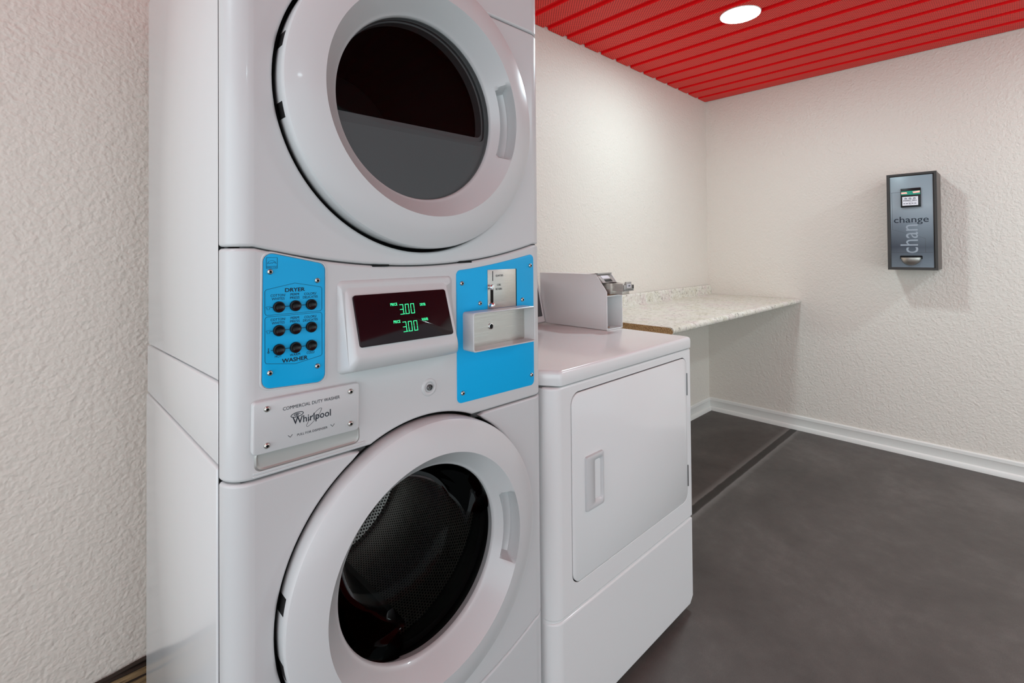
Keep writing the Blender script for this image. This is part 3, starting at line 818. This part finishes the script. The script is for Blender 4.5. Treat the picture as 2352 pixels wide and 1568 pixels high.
build('front_panel', panel(.333, .9085, rrect(.9890, 1.6225, .3920, .8920, .033, 8)), M_ENAMEL_D, D)
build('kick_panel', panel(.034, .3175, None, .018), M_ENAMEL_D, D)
build('door_gap', MB().box(.97, 1.64, DYF + .0045, DYF + .0062, .38, .905), M_GAP, D)
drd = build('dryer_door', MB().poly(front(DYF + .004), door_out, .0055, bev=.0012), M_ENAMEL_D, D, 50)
# pull handle : raised frame round a recess
mb = MB()
hx0, hx1, hz0, hz1 = 1.0435, 1.1225, .5655, .7115
fr_o = [(hx0, hz0), (hx1, hz0), (hx1, hz1), (hx0, hz1)]
def hl(o_, y): return [(x, y, z) for x, z in rrect(hx0 + o_, hx1 - o_, hz0 + o_, hz1 - o_, .006, 4)]
def hl2(a, b, c, d, y): return [(x, y, z) for x, z in rrect(a, b, c, d, .006, 4)]
yd = DYF - .0015
mb.rings([hl(0, yd), hl(.0012, yd - .006), hl(.005, yd - .0072), hl2(1.079, 1.1175, .581, .698, yd - .0072), hl2(1.0815, 1.1155, .5835, .6955, yd - .004), hl2(1.088, 1.1120, .588, .690, yd + .001)], cap1=True)
build('door_handle', mb, M_PLASTIC, drd, 50)
for za, zb in ((.757, .833), (.443, .515)):
    mb = MB(); mb.box(1.6170, 1.6245, DYF - .0015, DYF + .004, za, zb, .0008); mb.lathe([(.0028, 0), (.0028, zb - za)], (1.6207, DYF - .001, za), 'Z', 12, True, True)
    build('hinge', mb, M_DSTEEL, D)
build('toe_base', MB().box(DX0 + .03, DX1 - .03, DYF + .03, DYB - .02, .012, .045), M_GAP, D)
mb = MB()
mb.lathe([(.02, 0), (.02, .008), (.01, .012), (.01, .02)], (DX0 + .06, DYF + .07, 0), 'Z', 16, True, True)
ft2 = build('foot', mb, M_GAP, D)
for d in ((DX1 - DX0 - .12, 0, 0), (0, DYB - DYF - .14, 0), (DX1 - DX0 - .12, DYB - DYF - .14, 0)): copy_part(ft2, d)
mb = MB(); lp = rpoly([(DX0 - .002, DYB), (DX0 - .002, DYF + .045), (DX0 + .03, DYF - .004), (DX1 + .002, DYF - .004), (DX1 + .002, DYB)], [.004, .012, .012, .012, .004], 5)
def lid(o_, z):
    c = ((DX0 + DX1) / 2, 1.18); out = []
    for x, y in lp:
        out.append((x + (o_ if x < c[0] else -o_), y + (o_ if y < c[1] else -o_), z))
    return out
mb.rings([lid(.012, .918), lid(.001, .9185), lid(0, .9205), lid(0, .946), lid(.0012, .9515), lid(.004, .9555), lid(.0085, .957)], True, True, True)
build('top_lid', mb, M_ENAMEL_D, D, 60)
# console and coin box
mb = MB(); mb.prism([(1.425, .9575), (1.418, .964), (1.422, .972), (1.462, 1.150), (1.472, 1.166), (1.485, 1.169), (1.548, 1.169), (1.548, .9575)], 0, .925, 1.5535, bev=.003)
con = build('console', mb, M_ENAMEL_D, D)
cn = Vector((0, -.178, .040)).normalized(); cu_ = Vector((0, .040, .178)).normalized()
cf = (Vector((0, 1.422, .972)), Vector((1, 0, 0)), cu_, cn)
build('console_panel', MB().poly(cf, rrect(.945, 1.5415, .014, .165, .004, 3), .0015), M_DGREY, con)
mb = MB()
side = [(1.102, .958), (1.450, .958), (1.450, 1.1715), (1.153, 1.1715), (1.102, 1.104)]
KX0, KX1 = 1.5555, 1.6615
mb.prism(side, 0, KX0, KX0 + .004, bev=.001); mb.prism(side, 0, KX1 - .004, KX1, bev=.001)
mb.box(KX0 + .003, KX1 - .003, 1.102, 1.45, .958, .962); mb.box(KX0 + .003, KX1 - .003, 1.168, 1.45, 1.1675, 1.1715)
mb.box(KX0 + .003, KX1 - .003, 1.104, 1.24, 1.0860, 1.0900); mb.box(KX0 + .003, KX1 - .003, 1.24, 1.244, .962, 1.17)
mb.box(KX0 + .003, KX1 - .003, 1.40, 1.45, .962, 1.168)
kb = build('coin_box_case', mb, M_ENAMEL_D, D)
mb = MB(); mb.box(KX0 + .010, KX0 + .026, 1.150, 1.153, .985, 1.078, .001); mb.lathe([(.006, 0), (.006, -.012), (.00005, -.013)], (KX0 + .02, 1.152, 1.07), 'Y', 12); mb.lathe([(.006, 0), (.006, -.012), (.00005, -.013)], (KX0 + .02, 1.152, .99), 'Y', 12)
mb.box(KX0 + .008, KX0 + .03, 1.152, 1.24, .98, 1.082)
build('lock_bracket', mb, M_DSTEEL, kb)
M_RUST = mat('rusty_metal', (.33, .17, .09), .7, metal=.3)
build('rusted_ledge', MB().box(KX0 + .006, KX1 - .006, 1.108, 1.20, 1.0902, 1.0935), M_RUST, kb)
mb = MB(); random.seed(4)
for k in range(7):
    x, y = KX0 + .014 + random.random() * .035, 1.118 + random.random() * .04; mb.box(x, x + .006 + random.random() * .01, y, y + .006, .962, .9645)
build('rust_flakes', mb, M_RUST, kb)
# coin mechanism : upper casting, slide and tag
mb = MB()
mb.prism([(1.120, 1.1385), (1.153, 1.1690), (1.150, 1.1745), (1.158, 1.1745), (1.22, 1.1690), (1.22, 1.1385)], 0, KX0 + .0045, KX1 - .012, bev=.001)
mb.box(KX0 + .0045, KX1 - .008, 1.146, 1.16, 1.1705, 1.1755, .001)
cm = build('coin_mechanism', mb, M_LGREY, kb)
gn = Vector((0, -.0305, .033)).normalized(); gu = Vector((0, .033, .0305)).normalized()
gf = (Vector((0, 1.120, 1.1385)) + gn * .0004, Vector((1, 0, 0)), gu, gn)
build('instruction_plate', MB().poly(gf, [(KX0 + .022, .022), (KX0 + .072, .022), (KX0 + .072, .038), (KX0 + .022, .038)], .0008), M_PLAC, kb)
mb = MB()
for k in range(7): mb.ribbon(gf, [(KX0 + .026 + .007 * k, .004), (KX0 + .0285 + .007 * k, .018)], .0034, lift=.0006)
build('coin_slots', mb, M_GAP, kb)
mb = MB()
mb.box(1.5875, 1.6450, 1.0505, 1.175, 1.1085, 1.1365, .0012); mb.box(1.5875 - .012, 1.6450, 1.098, 1.17, 1.095, 1.1365, .001); mb.box(1.60, 1.6480, 1.062, 1.135, 1.0935, 1.1085, .001)
sl = build('coin_slide', mb, M_STEEL, kb)
mb = MB(); mb.box(1.5890, 1.6560, 1.0460, 1.0505, 1.1075, 1.1320, .001); mb.box(1.600, 1.6360, 1.0440, 1.0505, 1.1150, 1.1430, .001)
build('slide_front', mb, M_LGREY, kb)
mb = MB(); ff = front(1.0440)
mb.poly(ff, [(1.6050, 1.1215), (1.6310, 1.1215), (1.6310, 1.1345), (1.6050, 1.1345)], .0006)
build('price_tag', mb, M_PLAC, kb)
mb = MB(); ff = front(1.0434)
for k, ww in enumerate((.0012, .0012, .003, .003, .0012)): mb.ribbon(ff, [(1.6095 + .0044 * k, 1.1245), (1.6095 + .0044 * k, 1.1315)], ww, lift=.0003)
ff = front(1.0460)
for k in range(9): mb.ribbon(ff, [(1.5915 + .0066 * k, 1.1110), (1.5915 + .0066 * k, 1.1140)], .003, lift=.0004)
mb.box(1.6470, 1.6515, 1.0445, 1.0465, 1.1165, 1.1300)
build('slide_slots', mb, M_GAP, kb)

# ------------------------------------------------------------------ countertop
CX0, CX1 = 2.025, XR - .002
ct = thing('countertop', 'speckled cream laminate countertop fixed across the corner beyond the dryer', 'countertop', ((CX0 + CX1) / 2, 1.4, .885))
prof = [(YB - .002, .886), (1.094, .886), (1.084, .888), (1.079, .894), (1.0775, .902), (1.080, .910), (1.087, .9155), (1.098, .9185), (1.108, .9175), (1.120, .9165), (1.66, .9165), (1.70, .9175), (1.709, .9205), (1.713, .928), (1.714, .975), (1.716, .984), (1.721, .989), (YB - .002, .989)]
build('laminate_top', MB().prism(prof, 0, CX0, CX1), M_LAM, ct, 40)
build('particle_board_edge', MB().prism([(YB - .004, .8865), (1.095, .8865), (1.086, .8885), (1.0815, .895), (1.0835, .905), (1.092, .9125), (1.104, .9155), (1.7, .9145), (YB - .004, .9145)], 0, CX0 - .0015, CX0 - .0001), M_CHIP, ct, 0)

# ------------------------------------------------------------------ change machine
XF = 3.63; CY0, CY1, CZ0, CZ1 = 0.3277, 0.5548, 1.1378, 1.7002
chg = thing('change_machine', 'black wall-mounted change machine with a blue-grey face', 'change machine', (XR, (CY0 + CY1) / 2, CZ0))
C = chg
def rf(x, y=0, z=0): return (Vector((x, y, z)), Vector((0, -1, 0)), Vector((0, 0, 1)), Vector((-1, 0, 0)))
build('housing', MB().box(XF + .012, XR - .0005, CY0 + .001, CY1 - .001, CZ0 + .001, CZ1 - .001, .002), M_HOUS, C)
mb = MB()
def fl2(o_, x): return [(x, CY0 + o_, CZ0 + o_), (x, CY1 - o_, CZ0 + o_), (x, CY1 - o_, CZ1 - o_), (x, CY0 + o_, CZ1 - o_)]
mb.rings([fl2(0, XF + .014), fl2(0, XF + .001), fl2(.001, XF), fl2(.0115, XF), fl2(.0125, XF + .001), fl2(.0165, XF + .006), fl2(.0165, XF + .013)])
build('door_frame', mb, M_FRAME, C)
fpz = (CZ0 + .012, CZ1 - .014)
fpo = MB().box(XF + .004, XF + .011, CY0 + .0175, CY1 - .0165, CZ0 + .0135, CZ1 - .0165, .0005)
fo = build('face_plate', fpo, M_PRINT, C)
YM = (CY0 + CY1) / 2; XP = XF + .004
fr = rf(XP, 0, 0)
def T(mb, s_, y_l, y_r, z0, z1, f=None, **kw): text_into(mb, s_, f or fr, -y_l, -y_r, z0, z1, **kw)
mb = MB(); T(mb, 'change', 0.5227, 0.3653, 1.4016, 1.4486); build('lettering', mb, M_INK, fo, 0)
vf = (Vector((XP, 0, 0)), Vector((0, 0, 1)), Vector((0, 1, 0)), Vector((-1, 0, 0)))
mb = MB(); text_into(mb, 'chan', vf, 1.2354, 1.4011, 0.4136, 0.4944, lift=.0002)
build('vertical_lettering', mb, M_PRINTL, fo, 0)
mb = MB()
mb.ribbon(fr, [(-0.5369, 1.5923), (-0.4887, 1.5923)], .0009); mb.ribbon(fr, [(-0.5302, 1.5923), (-0.5302, 1.3745), (-0.3804, 1.3193), (-0.3804, 1.2396)], .0007); mb.ribbon(fr, [(-0.5369, 1.2396), (-0.3467, 1.2396)], .0009)
build('panel_line', mb, M_FRAME, fo, 0)
ba = build('bill_acceptor', MB().box(XP - .012, XP + .001, 0.3972, 0.4882, 1.5019, 1.6117, .0015), M_BTN, C)
fb = rf(XP - .012)
M_GRN = mat('green_lens', (.0, .12, .08), .2, emit=(.0, .35, .22), estr=.35); M_PNK = mat('pink_lit_slot', (.8, .35, .3), .4, emit=(1., .5, .42), estr=.5)
build('bill_slot_lens', MB().poly(fb, [(-0.4852, 1.5729), (-0.3993, 1.5729), (-0.3993, 1.5954), (-0.4852, 1.5954)], .002), M_GRN, ba)
mb = MB(); f2 = rf(XP - .014)
mb.poly(f2, [(-0.4847, 1.5800), (-0.4570, 1.5800), (-0.4602, 1.5892), (-0.4847, 1.5892)], .0008); build('bill_slot_light', mb, M_PNK, ba); mb = MB(); mb.poly(f2, [(-0.4294, 1.5811), (-0.4009, 1.5831), (-0.4009, 1.5934), (-0.4335, 1.5903)], .0008)
build('bill_slot_light', mb, M_PNK, ba)
build('placard', MB().poly(fb, [(-0.4806, 1.5116), (-0.4090, 1.5116), (-0.4090, 1.5626), (-0.4806, 1.5626)], .001), M_PLAC, ba)
f3 = rf(XP - .013); mb = MB()
T(mb, 'INSERT BILL', 0.4755, 0.4142, 1.5361, 1.5442, f3, bold=.01)
for k in range(3):
    y = -0.4648 + .0195 * k
    mb.ribbon(f3, [(y - .006, 1.5514), (y, 1.5555), (y + .006, 1.5514)], .003); mb.ribbon(f3, [(y - .005, 1.5488), (y + .005, 1.5488)], .0022)
for k in range(5): mb.ribbon(f3, [(-0.4765 + .0125 * k, 1.5228), (-0.4673 + .0125 * k, 1.5228)], .003)
mb.ribbon(f3, [(-0.4519, 1.5315), (-0.4335, 1.5315)], .0012); mb.ribbon(f3, [(-0.4499, 1.5162), (-0.4397, 1.5162)], .001)
build('lettering', mb, M_INK, ba, 0)
# coin cup : half bowl under a dark opening
YC_, ZC_ = 0.4473, 1.2099
mb = MB(); mb.poly(rf(XP), rrect(-YC_ - .050, -YC_ + .052, ZC_ - .010, ZC_ + .011, .004, 3), .0006); build('cup_opening', mb, M_GAP, C)
mb = MB(); R = []
for i in range(13):
    ph = pi / 2 * i / 12; rr_ = .048 * cos(ph); zz = ZC_ - .046 * sin(ph)
    R.append([(XP - .62 * rr_ * sin(pi * k / 24) - (.0 if i else .0005), YC_ + rr_ * cos(pi * k / 24), zz) for k in range(25)])
mb.rings(R, closed=False)
R2 = [[(XP - .0 - .62 * (.045 * cos(ph)) * sin(pi * k / 24), YC_ + .045 * cos(ph) * cos(pi * k / 24), ZC_ - .042 * sin(ph)) for k in range(25)] for ph in [pi / 2 * i / 12 for i in range(13)]]
mb.rings(R2, closed=False); mb.rings([R[0], R2[0]], closed=False)
build('coin_cup', mb, M_STEEL, C)

# ------------------------------------------------------------------ wooden board by the back wall
bd = thing('wooden_board', 'brown wooden board with dark edges on the floor behind the stacked washer', 'board', (-.1, 1.71, 0))
build('plank', MB().box(-.75, .45, 1.7165, 1.7385, .002, .1125, .002), M_WOOD, bd)
mb = MB(); mb.box(-.75, .45, 1.7140, 1.7385, .1115, .1170, .002)
build('edge_strip', mb, M_WOODD, bd)
build('groove', MB().box(-.75, .45, 1.7152, 1.7175, .086, .0915, .0005), M_WOODD, bd)
build('edge_cord', MB().tube([(.105, 1.729, .116), (.14, 1.729, .1175), (.175, 1.729, .122), (.205, 1.729, .1245), (.24, 1.729, .125), (.40, 1.729, .125)], .0055, 8), M_WOODD, bd)  # dark cord lying along the top of the board
